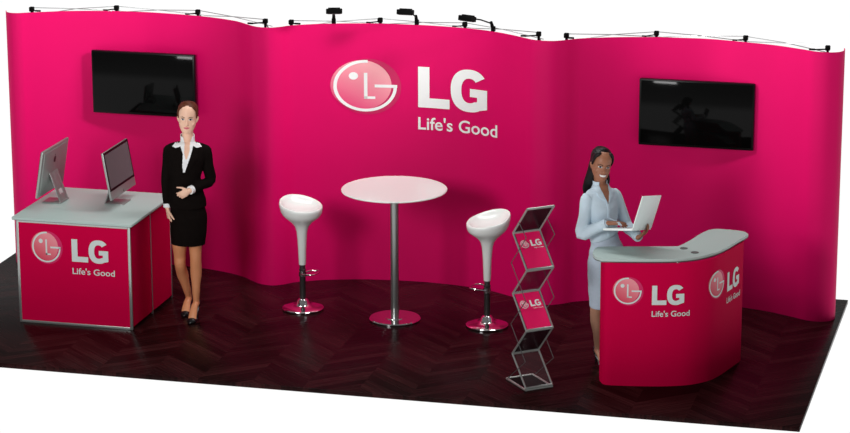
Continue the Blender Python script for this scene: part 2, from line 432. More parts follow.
# ------------------------------------------------------------------ desk
def desk():
    X0, X1, Y0, Y1, Hh = -6.535, -5.55, 1.072, 2.048, .872
    cx, cy = (X0 + X1) / 2, (Y0 + Y1) / 2; w, d = X1 - X0, Y1 - Y0
    t = empty('display_desk', (cx, cy, 0), 0, 'square magenta demo desk with grey worktop and silver frame, carrying two monitors', 'desk')
    p = .022
    front = None
    bm = B(); box(bm, (0, -d / 2 + .009, Hh / 2), (w - 2 * p, .012, Hh - 2 * p)); front = build('front_panel', bm, 'panel', t)
    bm = B(); box(bm, (0, d / 2 - .009, Hh / 2), (w - 2 * p, .012, Hh - 2 * p)); build('back_panel', bm, 'panel', t)
    for s in (-1, 1):
        for q in (-1, 1):
            bm = B(); box(bm, (s * (w / 2 - .009), q * d / 4, Hh / 2), (.012, d / 2 - p * 1.2, Hh - 2 * p)); build('side_panel', bm, 'panel', t)
        bm = B(); box(bm, (s * (w / 2 - .008), 0, Hh / 2), (.016, .012, Hh)); build('middle_post', bm, 'alu', t)
    for sx in (-1, 1):
        for sy in (-1, 1):
            bm = B(); box(bm, (sx * (w / 2 - p / 2), sy * (d / 2 - p / 2), Hh / 2), (p, p, Hh), bev=.003); build('corner_post', bm, 'alu', t)
    for z in (p / 2, Hh - p / 2):
        for s in (-1, 1):
            bm = B(); box(bm, (0, s * (d / 2 - p / 2), z), (w - 2 * p, p * .9, p), bev=.002); build('rail', bm, 'alu', t)
    bm = B(); box(bm, (0, 0, Hh + .014), (w + .05, d + .05, .022), bev=.003); o = build('worktop', bm, 'top', t)
    bm = B(); box(bm, (0, 0, Hh + .003), (w + .042, d + .042, .006)); build('worktop_edging', bm, 'edge', t)
    fm = lambda s, z, out: Vector((s - cx, -d / 2 + .003 - out - .0005, z))
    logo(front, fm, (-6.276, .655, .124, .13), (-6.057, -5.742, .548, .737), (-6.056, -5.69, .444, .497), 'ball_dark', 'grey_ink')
    return Hh + .025
DZ = desk()

# ------------------------------------------------------------------ monitors
def monitor(x, y0, y1, side, label):
    """side = +1: the screen faces +x, -1: faces -x"""
    w, h = y1 - y0, .40
    t = empty('desktop_monitor', (x - side * .13, (y0 + y1) / 2, DZ), PI / 2 if side > 0 else -PI / 2, label, 'monitor', 'monitors on the desk')
    # local frame: screen faces -Y, width along X
    zc = .982 - DZ
    mt = Matrix.Translation((0, -.13, zc)) @ Matrix.Rotation(math.radians(-9.5), 4, 'X')
    bm = B(); box(bm, (0, 0, h / 2), (w, .020, h), mt, bev=.005); box(bm, (0, .009, h / 2 + .01), (w * .86, .012, h * .84), mt, bev=.006); sh = build('shell', bm, 'alu_body', t)
    bm = B(); box(bm, (0, -.0105, h / 2 + .035), (w - .004, .002, h - .075), mt); bz = build('bezel', bm, 'bezel', t)
    bm = B(); box(bm, (0, -.012, h / 2 + .035), (w - .045, .0015, h - .115), mt); build('display_panel', bm, 'display', bz)
    def apple(yy, z, s, out):
        bm = B()
        pts = []
        for k in range(28):
            a = 2 * PI * k / 28; r = 1 + .10 * math.cos(2 * a)
            xx, zz = .82 * r * math.cos(a), .92 * math.sin(a) - (.12 if abs(math.cos(a)) < .25 else 0) * (1 if math.sin(a) > 0 else -1)
            if math.cos(a) * out > .75: xx -= .30 * out * (1 if abs(math.sin(a)) < .45 else 0)
            pts.append((xx * s, zz * s))
        poly_fill(bm, [pts])
        poly_fill(bm, [[(0, s * 1.0), (s * .32, s * 1.15), (s * .38, s * 1.55), (s * .06, s * 1.38)]])
        for v in bm.verts: v.co = mt @ Vector((v.co.x, yy, v.co.z + z))
        me = bpy.data.meshes.new('emblem'); bm.to_mesh(me); bm.free(); link('emblem', me, sh, mats=('apple',))
    apple(.0160, h * .70, .032, -1); apple(-.0106, .019, .011, 1)
    # stand: sheet metal L with a cable hole
    bm = B()
    a, b = Vector((0, -.088, .255)), Vector((0, -.002, .010))
    dirv = (b - a); ln = dirv.length; ang = math.atan2(dirv.z, dirv.y)
    def strip(y0_, z0_, y1_, z1_, wd, th):
        l = math.hypot(y1_ - y0_, z1_ - z0_); an = math.atan2(z1_ - z0_, y1_ - y0_)
        box(bm, (0, 0, 0), (wd, l, th), Matrix.Translation((0, (y0_ + y1_) / 2, (z0_ + z1_) / 2)) @ Matrix.Rotation(an, 4, 'X'), bev=.002)
    for sx in (-1, 1):
        l = ln; box(bm, (sx * .062, 0, 0), (.05, l, .006), Matrix.Translation((a + b) / 2) @ Matrix.Rotation(ang, 4, 'X'), bev=.002)
    for k, f in ((0, .30), (1, .88)):
        c = a + dirv * (f if k == 0 else f); box(bm, (0, 0, 0), (.10, ln * (.60 if k == 0 else .24), .006), Matrix.Translation(c) @ Matrix.Rotation(ang, 4, 'X'), bev=.002)
    strip(-.165, .004, .002, .004, .175, .006)
    loft(bm, [(-.087, -.001, .008), (.087, -.001, .008)], [.007, .007], n=12, hint=(0, 0, 1))
    build('stand', bm, 'alu_body', t)
monitor(-6.46, 1.34, 1.91, -1, 'left silver monitor on the desk, turned with its back to the viewer')
monitor(-5.838, 1.42, 1.985, 1, 'right silver monitor on the desk, its grey screen in view')

# ------------------------------------------------------------------ bar table
t = empty('bar_table', (-3.56, 1.886, 0), 0, 'tall round white bar table on a grey pole between two stools', 'table')
bm = B(); lathe(bm, [(.02, 1.096), (.424, 1.096), (.432, 1.100), (.433, 1.106), (.428, 1.111), (.02, 1.112)], n=96); build('table_top', bm, 'white_gloss', t, smooth=30)
bm = B(); lathe(bm, [(.034, .016), (.034, 1.085), (.08, 1.088), (.08, 1.096)], n=32); build('pole', bm, 'pole', t)
bm = B(); lathe(bm, [(.205, 0), (.213, .004), (.213, .012), (.206, .019), (.085, .0195), (.083, .024), (.034, .026)], n=72); build('base', bm, 'chrome', t, smooth=25)

# ------------------------------------------------------------------ stools
CAMR = Vector((math.cos(.30), math.sin(.30), 0)); CAMB = Vector((-math.sin(.30), math.cos(.30), 0))
def stool(x, y, hi, amp, foot, label):
    t = empty('bar_stool', (x, y, 0), 0, label, 'stool', 'bar stools at the round table')
    hv = (CAMR * hi[0] + CAMB * hi[1]).normalized()
    def warp(p, r, z):
        k = max(0, (z - .74) / .17) if z > .74 else 0
        k = min(k, 1.2)
        d = (p.x * hv.x + p.y * hv.y) / .18
        p.z += amp * k * d + .018 * k * max(d, 0) ** 2
        p.x += hv.x * .012 * k; p.y += hv.y * .012 * k
        return p
    prof = [(.028, .385), (.030, .40), (.033, .50), (.038, .60), (.045, .67), (.058, .715), (.085, .748), (.125, .782), (.156, .81), (.172, .838),
            (.179, .872), (.180, .892), (.175, .901), (.166, .902), (.152, .891), (.130, .874), (.095, .860), (.05, .853), (.01, .851)]
    bm = B(); lathe(bm, prof, n=56, warp=warp)
    build('seat', bm, 'white_gloss', t, smooth=60)
    bm = B(); lathe(bm, [(.025, .07), (.025, .33), (.029, .335), (.029, .345), (.024, .35), (.024, .39)], n=24); build('gas_column', bm, 'gascol', t)
    bm = B(); lathe(bm, [(.165, 0), (.174, .006), (.174, .014), (.165, .021), (.12, .028), (.075, .036), (.055, .050), (.048, .075), (.036, .088), (.027, .092)], n=64); build('base', bm, 'chrome', t, smooth=50)
    bm = B(); f = (CAMR * foot[0] + CAMB * foot[1]).normalized(); s = Vector((-f.y, f.x, 0))
    loft(bm, [(0, 0, .285), (0, 0, .325)], [.032, .032], n=20)
    P = [s * .028, f * .05 + s * .07, f * .11 + s * .075, f * .135 + s * .04, f * .14, f * .135 - s * .04, f * .11 - s * .075, f * .05 - s * .07, -s * .028]
    loft(bm, [(p.x, p.y, .305 + .02 * (p.length / .14)) for p in P], [.0065] * 9, hint=(0, 0, 1), n=8, sub=4); build('footrest', bm, 'chrome', t)
stool(-4.382, 1.988, (-.55, .8), .032, (.75, -.3), 'white bowl bar stool with chrome base, left of the round table')
stool(-2.782, 1.890, (.85, .5), .042, (-.85, .5), 'white bowl bar stool with chrome base, right of the table and beside the brochure rack')

# ------------------------------------------------------------------ brochure rack
RX, RY = -2.111, .323
Wv = Vector((.766, .643, 0)); Fv = Vector((.643, -.766, 0))
rot = math.atan2(Wv.y, Wv.x)
rk = empty('brochure_rack', (RX, RY, 0), rot, 'folding zigzag brochure rack in silver metal, holding magenta leaflets', 'brochure rack')
RW = .225   # local: x along width, y = -F (back is +y)
def rail_(bm, a, b, r=.0065, sq=True): loft(bm, [a, b], [(r, r)] * 2, n=8, hint=(1, 0, 0) if abs(b[0] - a[0]) < .01 else (0, 0, 1))
Zf = [.02, .478, .952, 1.43]; Zb = [.238, .715, 1.19]; BK = .228
def panel_frame(y0, z0, y1, z1):
    bm = B(); r = .0075
    for x in (0, RW): rail_(bm, (x, y0, z0), (x, y1, z1), r)
    for f in (.015, .985):
        y, z = y0 + (y1 - y0) * f, z0 + (z1 - z0) * f; rail_(bm, (0, y, z), (RW, y, z), .009)
    return build('shelf_frame', bm, 'alu', rk)
def pane(y0, z0, y1, z1, m, nm, off=0, par=None, th=.002):
    an = math.atan2(z1 - z0, y1 - y0); l = math.hypot(y1 - y0, z1 - z0)
    bm = B(); box(bm, (0, 0, off), (RW - .018, l - .022, th), Matrix.Translation((RW / 2, (y0 + y1) / 2, (z0 + z1) / 2)) @ Matrix.Rotation(an, 4, 'X'))
    return build(nm, bm, m, par or rk)
segs = [(0, Zf[0], BK, Zb[0]), (BK, Zb[0], 0, Zf[1]), (0, Zf[1], BK, Zb[1]), (BK, Zb[1], 0, Zf[2]), (0, Zf[2], BK, Zb[2]), (BK, Zb[2], 0, Zf[3])]
for i, s_ in enumerate(segs):
    fr_ = panel_frame(*s_)
    pane(*s_, {0: 'clear', 1: 'smoke', 2: 'smoke', 3: 'tint', 4: 'smoke', 5: 'smoke'}[i], 'acrylic_pocket', 0 if i not in (2, 4) else -.004, fr_)
bm = B()
for x in (0, RW): rail_(bm, (x, 0, .009), (x, .32, .009), .009)
for y in (0, .32): rail_(bm, (0, y, .009), (RW, y, .009), .009)
build('base_frame', bm, 'alu', rk)
bm = B(); box(bm, (RW / 2, .16, .008), (RW - .015, .305, .003)); build('base_plate', bm, 'black', rk)
for x in (-.008, RW + .008):
    bm = B(); pts = [(x, .29, .02), (x, 0, .235), (x, .24, .472), (x, 0, .715), (x, .24, .955), (x, 0, 1.207), (x, .12, 1.30)]
    for a, b in zip(pts, pts[1:]): tube(bm, [a, b], .0032, 6)
    build('side_brace', bm, 'wire', rk)
def brochure(k, label):
    y0, z0, y1, z1 = segs[k]; an = math.atan2(z1 - z0, y1 - y0); l = math.hypot(y1 - y0, z1 - z0)
    mid = Vector((RW / 2, (y0 + y1) / 2, (z0 + z1) / 2))
    wm = Matrix.Translation((RX, RY, 0)) @ Matrix.Rotation(rot, 4, 'Z')
    o = empty('brochure', wm @ mid, 0, label, 'brochure', 'brochures in the zigzag rack')
    o.rotation_mode = 'QUATERNION'; o.rotation_quaternion = (Matrix.Rotation(rot, 4, 'Z') @ Matrix.Rotation(an, 4, 'X')).to_quaternion()
    bm = B(); box(bm, (0, 0, .002), (RW - .022, l - .026, .004)); c = build('cover', bm, 'print_pink', o)
    fm = lambda s, z, out: Vector((s, z, .0045 + out * .5))
    logo(c, fm, (-.055, .055, .034, .034), (-.005, .085, .032, .085), (.012, .092, .012, .022))
brochure(4, 'magenta brochure in the upper pocket of the zigzag rack')
brochure(2, 'magenta brochure in the lower pocket of the zigzag rack')

# ------------------------------------------------------------------ reception counter
rc = empty('reception_counter', (-1.1, .9, 0), 0, 'curved magenta reception counter with grey top, in front of the woman with the laptop', 'reception counter')
o2 = Matrix.Translation((1.1, -.9, 0))
front = crom([(-1.650, .85), (-1.628, .745), (-1.600, .672), (-1.55, .626), (-1.40, .640), (-1.22, .672), (-1.08, .712), (-.96, .765), (-.87, .84), (-.795, .94), (-.745, 1.07), (-.705, 1.22), (-.67, 1.36), (-.645, 1.47), (-.66, 1.56)], 8)
bm = B(); sheet(bm, front, .012, .972, .010, 4); bmesh.ops.transform(bm, matrix=o2, verts=bm.verts); cf = build('curved_front_panel', bm, 'panel', rc)
bm = B(); sheet(bm, [(x, y) for x, y in front], 0, .0118, .012); bmesh.ops.transform(bm, matrix=o2, verts=bm.verts); build('plinth', bm, 'panel', rc)
for px, py in ((-1.622, .87), (-1.04, .765), (-.68, 1.55)):
    bm = B(); box(bm, (px, py, .486), (.022, .022, .968), bev=.003); bmesh.ops.transform(bm, matrix=o2, verts=bm.verts); build('post', bm, 'alu', rc)
inner = crom([(-1.60, .72), (-1.40, .69), (-1.22, .72), (-1.08, .76), (-.98, .81), (-.89, .885), (-.83, .98), (-.79, 1.1), (-.755, 1.23), (-.72, 1.4)], 4)
bm = B(); prism(bm, inner + [(-.90, 1.42), (-.95, 1.25), (-1.05, 1.05), (-1.2, .93), (-1.4, .88)], .48, .498); bmesh.ops.transform(bm, matrix=o2, verts=bm.verts); build('inner_shelf', bm, 'top', rc)
topo = [(-1.60, .622), (-1.584, .618), (-1.34, .665), (-1.098, .728), (-.97, .795), (-.878, .875), (-.79, 1.01), (-.735, 1.16), (-.69, 1.33), (-.632, 1.557), (-.636, 1.605), (-.694, 1.668), (-.862, 1.686),
        (-.935, 1.645), (-.99, 1.5), (-1.035, 1.305), (-1.085, 1.14), (-1.13, 1.095), (-1.38, 1.03), (-1.655, .955), (-1.70, .90), (-1.700, .78), (-1.66, .67)]
ring = crom(topo + [topo[0]], 6)[:-1]
bm = B(); prism(bm, ring, .980, 1.0); bmesh.ops.transform(bm, matrix=o2, verts=bm.verts); build('countertop', bm, 'top', rc, smooth=30)
bm = B(); prism(bm, [(x * .998 - .0022, y * .998 + .002) for x, y in ring], .972, .980); bmesh.ops.transform(bm, matrix=o2, verts=bm.verts); build('countertop_edging', bm, 'edge', rc, smooth=30)
for gx, gy in ((-1.046, 1.052), (-.945, .955)):
    bm = B(); lathe(bm, [(.030, 1.0), (.030, 1.003), (.024, 1.005), (.022, 1.0035), (.005, 1.003)], c=(gx, gy, 0), n=28); bmesh.ops.transform(bm, matrix=o2, verts=bm.verts); build('cable_grommet', bm, 'edge', rc)
# arclength map along the front panel
AL = [0]
for a, b in zip(front, front[1:]): AL.append(AL[-1] + math.hypot(b[0] - a[0], b[1] - a[1]))
def rc_map(s, z, out):
    for i in range(len(front) - 1):
        if AL[i] <= s <= AL[i + 1]:
            t_ = (s - AL[i]) / (AL[i + 1] - AL[i]); (x0, y0), (x1, y1) = front[i], front[i + 1]; l = math.hypot(x1 - x0, y1 - y0)
            o_ = out + .001; return o2 @ Vector((x0 + (x1 - x0) * t_ + (y1 - y0) / l * o_, y0 + (y1 - y0) * t_ - (x1 - x0) / l * o_, z))
    return o2 @ Vector((-.66, 1.5, z))
def s_at(x=None, y=None):
    for i in range(8 * 3, len(front) - 1):
        if x is not None and front[i][0] <= x <= front[i + 1][0]: return AL[i]
        if y is not None and front[i][1] <= y <= front[i + 1][1] and front[i][0] > -.9: return AL[i]
LOGO1 = (s_at(x=-1.372), s_at(x=-1.222), s_at(x=-.988))
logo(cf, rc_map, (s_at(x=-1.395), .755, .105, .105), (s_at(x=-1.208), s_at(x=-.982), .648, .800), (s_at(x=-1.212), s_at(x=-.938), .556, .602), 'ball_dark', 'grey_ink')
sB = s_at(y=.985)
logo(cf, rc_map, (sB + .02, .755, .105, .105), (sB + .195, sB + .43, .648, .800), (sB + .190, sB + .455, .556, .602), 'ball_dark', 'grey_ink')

# ------------------------------------------------------------------ people
def fuse(name, bm, m, parent, voxel=.005, smooth=3, second=None):
    me = bpy.data.meshes.new(name + '_src'); bm.to_mesh(me); bm.free()
    o = bpy.data.objects.new(name + '_src', me); COL.objects.link(o)
    md = o.modifiers.new('r', 'REMESH'); md.mode = 'VOXEL'; md.voxel_size = voxel
    if smooth:
        sm = o.modifiers.new('s', 'SMOOTH'); sm.factor = .5; sm.iterations = smooth
    dg = bpy.context.evaluated_depsgraph_get(); dg.update()
    out = bpy.data.meshes.new_from_object(o.evaluated_get(dg)); out.name = name
    bpy.data.objects.remove(o); bpy.data.meshes.remove(me)
    out.polygons.foreach_set('use_smooth', [True] * len(out.polygons))
    out.materials.clear()
    ob = link(name, out, parent, mats=m if isinstance(m, (list, tuple)) else (m,))
    if second:
        for p in out.polygons:
            if second(p.center): p.material_index = 1
    return ob

def bvh_of(*obs):
    vs, fs = [], []
    for o in obs:
        k = len(vs); vs += [v.co.copy() for v in o.data.vertices]; fs += [tuple(i + k for i in p.vertices) for p in o.data.polygons]
    return BVHTree.FromPolygons(vs, fs)

def inside(p, poly):
    x, z = p; c = False; j = len(poly) - 1
    for i in range(len(poly)):
        xi, zi = poly[i]; xj, zj = poly[j]
        if (zi > z) != (zj > z) and x < (xj - xi) * (z - zi) / (zj - zi) + xi: c = not c
        j = i
    return c

def patch(name, bvh, poly, m, parent, step=.004, off=.003, mtx=None, th=.006):
    """cloth or make-up patch laid on the front of a body; polygon in (x, z), thrown on along +y in the frame mtx"""
    mtx = mtx or Matrix.Identity(4); inv = mtx.inverted()
    xs = [p[0] for p in poly]; zs = [p[1] for p in poly]
    nx, nz = max(2, int(math.ceil((max(xs) - min(xs)) / step))), max(2, int(math.ceil((max(zs) - min(zs)) / step)))
    sx, sz = (max(xs) - min(xs)) / nx, (max(zs) - min(zs)) / nz
    bm = B(); fr, bk = {}, {}
    def vert(i, j):
        if (i, j) in fr: return fr[i, j]
        x, z = min(xs) + i * sx, min(zs) + j * sz
        h, nr, _, _ = bvh.ray_cast(mtx @ Vector((x, -1, z)), (mtx.to_3x3() @ Vector((0, 1, 0))))
        if h is None: fr[i, j] = None; return None
        l = inv @ h
        fr[i, j] = bm.verts.new(mtx @ Vector((l.x, l.y - off, l.z))); bk[i, j] = bm.verts.new(mtx @ Vector((l.x, l.y - off + th, l.z)))
        return fr[i, j]
    cells = [(i, j) for i in range(nx) for j in range(nz) if inside((min(xs) + (i + .5) * sx, min(zs) + (j + .5) * sz), poly)]
    cs = set()
    for i, j in cells:
        q = [vert(i, j), vert(i + 1, j), vert(i + 1, j + 1), vert(i, j + 1)]
        if None in q: continue
        bm.faces.new(q); cs.add((i, j))
    for i, j in cs:
        bm.faces.new([bk[i, j + 1], bk[i + 1, j + 1], bk[i + 1, j], bk[i, j]])
        for (di, dj), (a, b) in (((-1, 0), ((i, j), (i, j + 1))), ((1, 0), ((i + 1, j + 1), (i + 1, j))), ((0, -1), ((i + 1, j), (i, j))), ((0, 1), ((i, j + 1), (i + 1, j + 1)))):
            if (i + di, j + dj) not in cs: bm.faces.new([fr[b], fr[a], bk[a], bk[b]])
    for k, v in list(fr.items()):
        if v is not None and not v.link_faces: bm.verts.remove(v); bm.verts.remove(bk[k])
    if not bm.faces: bm.free(); return None
    return build(name, bm, m, parent, smooth=60)

def head_shape(bm, mt, s=1.0, nose=1.0):
    """skull with chin at the frame origin, face to -y, height .232*s"""
    sec = [(.0, .022, .018, -.062), (.010, .039, .035, -.050), (.028, .052, .057, -.034), (.050, .062, .072, -.018), (.075, .067, .083, -.006), (.100, .068, .089, 0),
           (.125, .071, .094, .004), (.150, .073, .097, .006), (.175, .0715, .095, .009), (.198, .063, .085, .012), (.216, .047, .066, .014), (.228, .026, .038, .014), (.232, .008, .012, .014)]
    rings = []
    for z, a, b, y in sec:
        r_ = []
        for k in range(28):
            t_ = 2 * PI * k / 28; c, s_ = math.cos(t_), math.sin(t_)
            r_.append(bm.verts.new(mt @ (Vector((a * c, b * s_ + y, z)) * s)))
        rings.append(r_)
    for r0, r1 in zip(rings, rings[1:]):
        for k in range(28): bm.faces.new((r0[k], r0[(k + 1) % 28], r1[(k + 1) % 28], r1[k]))
    bm.faces.new(rings[0][::-1]); bm.faces.new(rings[-1])
    def L(pts, rad, **k): loft(bm, [mt @ (Vector(p) * s) for p in pts], [tuple(q * s for q in (r if isinstance(r, tuple) else (r, r))) for r in rad], **k)
    hx = mt.to_3x3() @ Vector((1, 0, 0))
    L([(0, -.083, .125), (0, -.092, .105), (0, -.104 * 1, .085), (0, -.108, .076), (0, -.094, .068)], [.007, .008, .011, (.013 * nose, .010), (.012 * nose, .006)], hint=hx, n=10, dome=True)
    L([(0, -.078, .052), (0, -.088, .0475), (0, -.080, .040)], [(.024, .008), (.025, .007), (.020, .008)], hint=hx, n=12, dome=True)  # mouth mound
    for q in (-1, 1):
        L([(q * .068, .004, .078), (q * .077, .008, .095), (q * .080, .013, .113), (q * .070, .008, .118)], [(.006, .009), (.006, .014), (.006, .013), (.005, .007)], hint=hx, n=10, dome=True)
        L([(q * .040, -.058, .072), (q * .044, -.050, .082)], [.018, .018], hint=hx, n=10, dome=True)

def hand(bm, wrist, d, nrm, thumb, curl=(.25, .3, .3, .25), spread=.06, s=1.0, tcurl=.2):
    """d: wrist to knuckles, nrm: out of the palm, thumb: the side the thumb leaves"""
    w = Vector(wrist); d = Vector(d).normalized(); nrm = Vector(nrm); nrm = (nrm - d * nrm.dot(d)).normalized(); side = Vector(thumb); side = (side - d * side.dot(d) - nrm * side.dot(nrm)).normalized()
    loft(bm, [w - d * .01 * s, w + d * .02 * s, w + d * .05 * s, w + d * .082 * s], [(.023 * s, .018 * s), (.029 * s, .016 * s), (.037 * s, .0145 * s), (.037 * s, .012 * s)], hint=side, n=14, sub=2, dome=True)
    lens = [.068, .076, .071, .055]
    for k in range(4):
        off = side * (.027 - .018 * k) * s
        p = w + d * (.078 - .004 * abs(k - 1.3)) * s + off
        dd = (d + side * (1.5 - k) * spread).normalized(); pts = [p]; c = curl[k] if isinstance(curl, tuple) else curl
        for j, f in enumerate((.45, .30, .25)):
            q = Matrix.Rotation(c * (1, 1.3, .9)[j], 3, dd.cross(nrm)); dd = (q @ dd).normalized()
            pts.append(pts[-1] + dd * lens[k] * f * s)
        loft(bm, pts, [.0088 * s, .0082 * s, .0076 * s, .0062 * s], hint=side, n=10, sub=2, dome=True)
    p = w + d * .022 * s + side * .018 * s; dd = (d * .62 + side * .8 + nrm * .18).normalized(); pts = [p]
    for j, f in enumerate((.040, .030, .024)):
        pts.append(pts[-1] + dd * f * s); dd = (dd + d * .35 + nrm * tcurl).normalized()
    loft(bm, pts, [.0125 * s, .0105 * s, .009 * s, .0072 * s], hint=nrm, n=10, sub=2, dome=True)

def foot(bm, ankle, toe, s=1., heel_h=.07):
    a, t_ = Vector(ankle), Vector(toe); h = Vector((t_.x - a.x, t_.y - a.y, 0)); l = h.length; h.normalize(); sd = Vector((-h.y, h.x, 0))
    g = lambda f, z: a + h * (l * f) + Vector((0, 0, z - a.z))
    loft(bm, [g(-.16, a.z - .035), g(-.05, a.z - .030), g(.25, a.z - .038), g(.55, (a.z - .04) * .42 + .018), g(.75, .022), g(.95, .014)],
         [(.020, .020), (.027, .028), (.029, .028), (.034, .020), (.036, .014), (.020, .009)], hint=sd, n=14, sub=3, dome=True)
def pump(bm, ankle, toe, s=1.):
    a, t_ = Vector(ankle), Vector(toe); h = Vector((t_.x - a.x, t_.y - a.y, 0)); l = h.length; h.normalize(); sd = Vector((-h.y, h.x, 0))
    g = lambda f, z: a + h * (l * f) + Vector((0, 0, z - a.z)); zh = a.z - .060
    loft(bm, [g(-.24, zh + .008), g(0, zh + .004), g(.35, zh * .62 + .006), g(.62, .015), (g(.88, .013)), g(1.10, .009)],
         [(.026, .010), (.032, .010), (.032, .010), (.042, .013), (.036, .016), (.010, .008)], hint=sd, n=14, sub=3, dome=True)
    loft(bm, [g(.66, .022), g(.86, .022), g(1.02, .014)], [(.040, .020), (.036, .018), (.016, .010)], hint=sd, n=14, sub=3, dome=True)   # toe box
    loft(bm, [g(-.25, zh + .012), g(-.24, zh + .048)], [(.027, .012), (.024, .010)], hint=sd, n=12, dome=True)                         # counter
    loft(bm, [g(-.02, zh + .022), g(-.17, zh + .030)], [(.031, .022), (.029, .024)], hint=sd, n=12, dome=True)
    loft(bm, [g(-.20, .0), g(-.20, zh * .5), g(-.18, zh + .006)], [.0075, .0075, .018], hint=sd, n=10)

def face(bvh, mt, parent, brow, lip, s=1., smile=False, iris='iris'):
    P = lambda nm, poly, m, **k: patch(nm, bvh, [(x * s, z * s) for x, z in poly], m, parent, mtx=mt, **k)
    ell = lambda cx, cz, a, b, n=16, tilt=0: [(cx + a * math.cos(2 * PI * k / n), cz + b * math.sin(2 * PI * k / n) + tilt * a * math.cos(2 * PI * k / n)) for k in range(n)]
    for q in (-1, 1):
        P('eye', ell(q * .0305, .113, .0145, .0062), 'eye', step=.0015, off=.0016, th=.004)
        P('iris', ell(q * .0305, .113, .0074, .0066), iris, step=.0012, off=.0028, th=.003)
        P('eyelid_line', [(q * .0155, .1125), (q * .022, .1205), (q * .033, .1225), (q * .047, .116), (q * .047, .1135), (q * .033, .1195), (q * .022, .1175)], 'iris', step=.0015, off=.0028, th=.003)
        P('eyebrow', [(q * .013, .129), (q * .030, .1355), (q * .050, .129), (q * .050, .1265), (q * .030, .1305), (q * .013, .1245)], brow, step=.0015, off=.0022, th=.003)
    if smile:
        P('lips', [(-.033, .0565), (-.016, .059), (0, .0575), (.016, .059), (.033, .0565), (.022, .041), (0, .034), (-.022, .041)], lip, step=.0015, off=.0018, th=.004)
        P('teeth', [(-.028, .0555), (0, .055), (.028, .0555), (.018, .043), (0, .0395), (-.018, .043)], 'teeth', step=.0015, off=.0032, th=.003)
    else:
        P('lips', [(-.025, .0485), (-.010, .0545), (0, .0525), (.010, .0545), (.025, .0485), (.012, .0395), (0, .0375), (-.012, .0395)], lip, step=.0015, off=.0018, th=.004)

V3 = Vector
# ---- woman in black suit; local frame: faces -y, +x is picture right
w1 = empty('person', (-5.22, 1.50, 0), math.radians(19.6), 'woman in black skirt suit and white blouse, standing beside the desk', 'person')
HM = Matrix.Translation((.030, -.035, 1.590)) @ Matrix.Rotation(math.radians(2), 4, 'Y') @ Matrix.Rotation(math.radians(-6), 4, 'Z')
HS = 1.04
bm = B(); head_shape(bm, HM, HS)
loft(bm, [(.028, .012, 1.44), (.029, .004, 1.50), (.030, -.002, 1.56), (.031, .0, 1.62)], [(.060, .055), (.046, .048), (.044, .048), (.048, .055)], n=20, sub=3)
# trunk
loft(bm, [(.018, 0, .80), (.018, 0, .90), (.012, 0, .98), (.010, 0, 1.08), (.008, 0, 1.18), (.012, -.005, 1.28), (.018, -.010, 1.36), (.024, 0, 1.43), (.028, .008, 1.475)],
     [(.125, .09), (.135, .10), (.13, .095), (.11, .085), (.10, .08), (.115, .09), (.13, .095), (.135, .08), (.075, .055)], n=24, sub=3, dome=True)
# her right arm (picture left) hanging, her left arm across the belly
shA, elA, wrA = V3((-.115, .005, 1.435)), V3((-.150, .02, 1.185)), V3((-.148, -.02, .955))
shB, elB, wrB = V3((.165, .005, 1.425)), V3((.205, .025, 1.165)), V3((.035, -.165, 1.13))
loft(bm, [shA, (shA + elA) / 2, elA, (elA + wrA) / 2, wrA], [.045, .041, .034, .032, .023], n=14, sub=3, dome=True)
loft(bm, [shB, (shB + elB) / 2, elB, (elB + wrB) / 2, wrB], [.045, .041, .034, .032, .023], n=14, sub=3, dome=True)
hand(bm, wrA + V3((0, 0, -.005)), (.10, -.06, -1), (1, .25, 0), (.15, -1, 0), curl=(.30, .35, .4, .4), s=.98)
hand(bm, wrB, (-.86, -.06, -.45), (.05, 1, -.1), (-.35, -.15, 1), curl=(.38, .42, .5, .55), s=.88, tcurl=.15)
# legs
hipA, knA, anA = V3((-.055, 0, .88)), V3((-.058, .045, .455)), V3((.004, .20, .135))
hipB, knB, anB = V3((.066, 0, .88)), V3((.070, -.015, .515)), V3((.066, -.005, .155))
toeA, toeB = V3((-.036, .045, .0)), V3((.014, -.158, .0))
for h_, k_, a_, out in ((hipA, knA, anA, -.004), (hipB, knB, anB, .002)):
    calf = k_ * .68 + a_ * .32 + V3((out, .018, 0)); thigh = (h_ + k_) / 2 + V3((out * .7, -.01, 0))
    loft(bm, [h_, thigh, k_ + V3((0, .0, .07)), k_, calf, k_ * .3 + a_ * .7, a_, a_ + V3((0, .004, -.03))],
         [(.076, .082), (.063, .067), (.050, .052), (.046, .049), (.048, .052), (.034, .036), (.026, .030), (.025, .030)], n=18, sub=4, dome=True)
foot(bm, anA, toeA); foot(bm, anB, toeB)
body1 = fuse('body', bm, ['skin1', 'leg1'], w1, .0045, 2, second=lambda c: c.z < .75)
bv = bvh_of(body1)
face(bv, HM, body1, 'brow', 'lip', HS)
# hair pulled back
bm = B()
def hl(pts, rad, **k): loft(bm, [HM @ (V3(p) * HS) for p in pts], [tuple(q * HS for q in r) for r in rad], hint=HM.to_3x3() @ V3((1, 0, 0)), **k)
hl([(0, .042, .075), (0, .036, .10), (0, .030, .13), (0, .029, .16), (0, .021, .19), (0, .019, .213), (0, .018, .230), (0, .020, .238)],
   [(.055, .062), (.070, .075), (.0775, .086), (.080, .092), (.077, .093), (.062, .080), (.038, .052), (.010, .014)], n=28, sub=3)
hl([(0, .105, .095), (0, .135, .095)], [(.036, .036), (.034, .034)], n=16, dome=True)
for q in (-1, 1): hl([(q * .071, -.010, .115), (q * .0745, -.022, .150), (q * .067, -.032, .184), (q * .046, -.046, .208)], [(.006, .016), (.007, .018), (.008, .015), (.008, .012)], n=12, sub=2, dome=True)
fuse('hair', bm, 'hair1', w1, .004, 3)
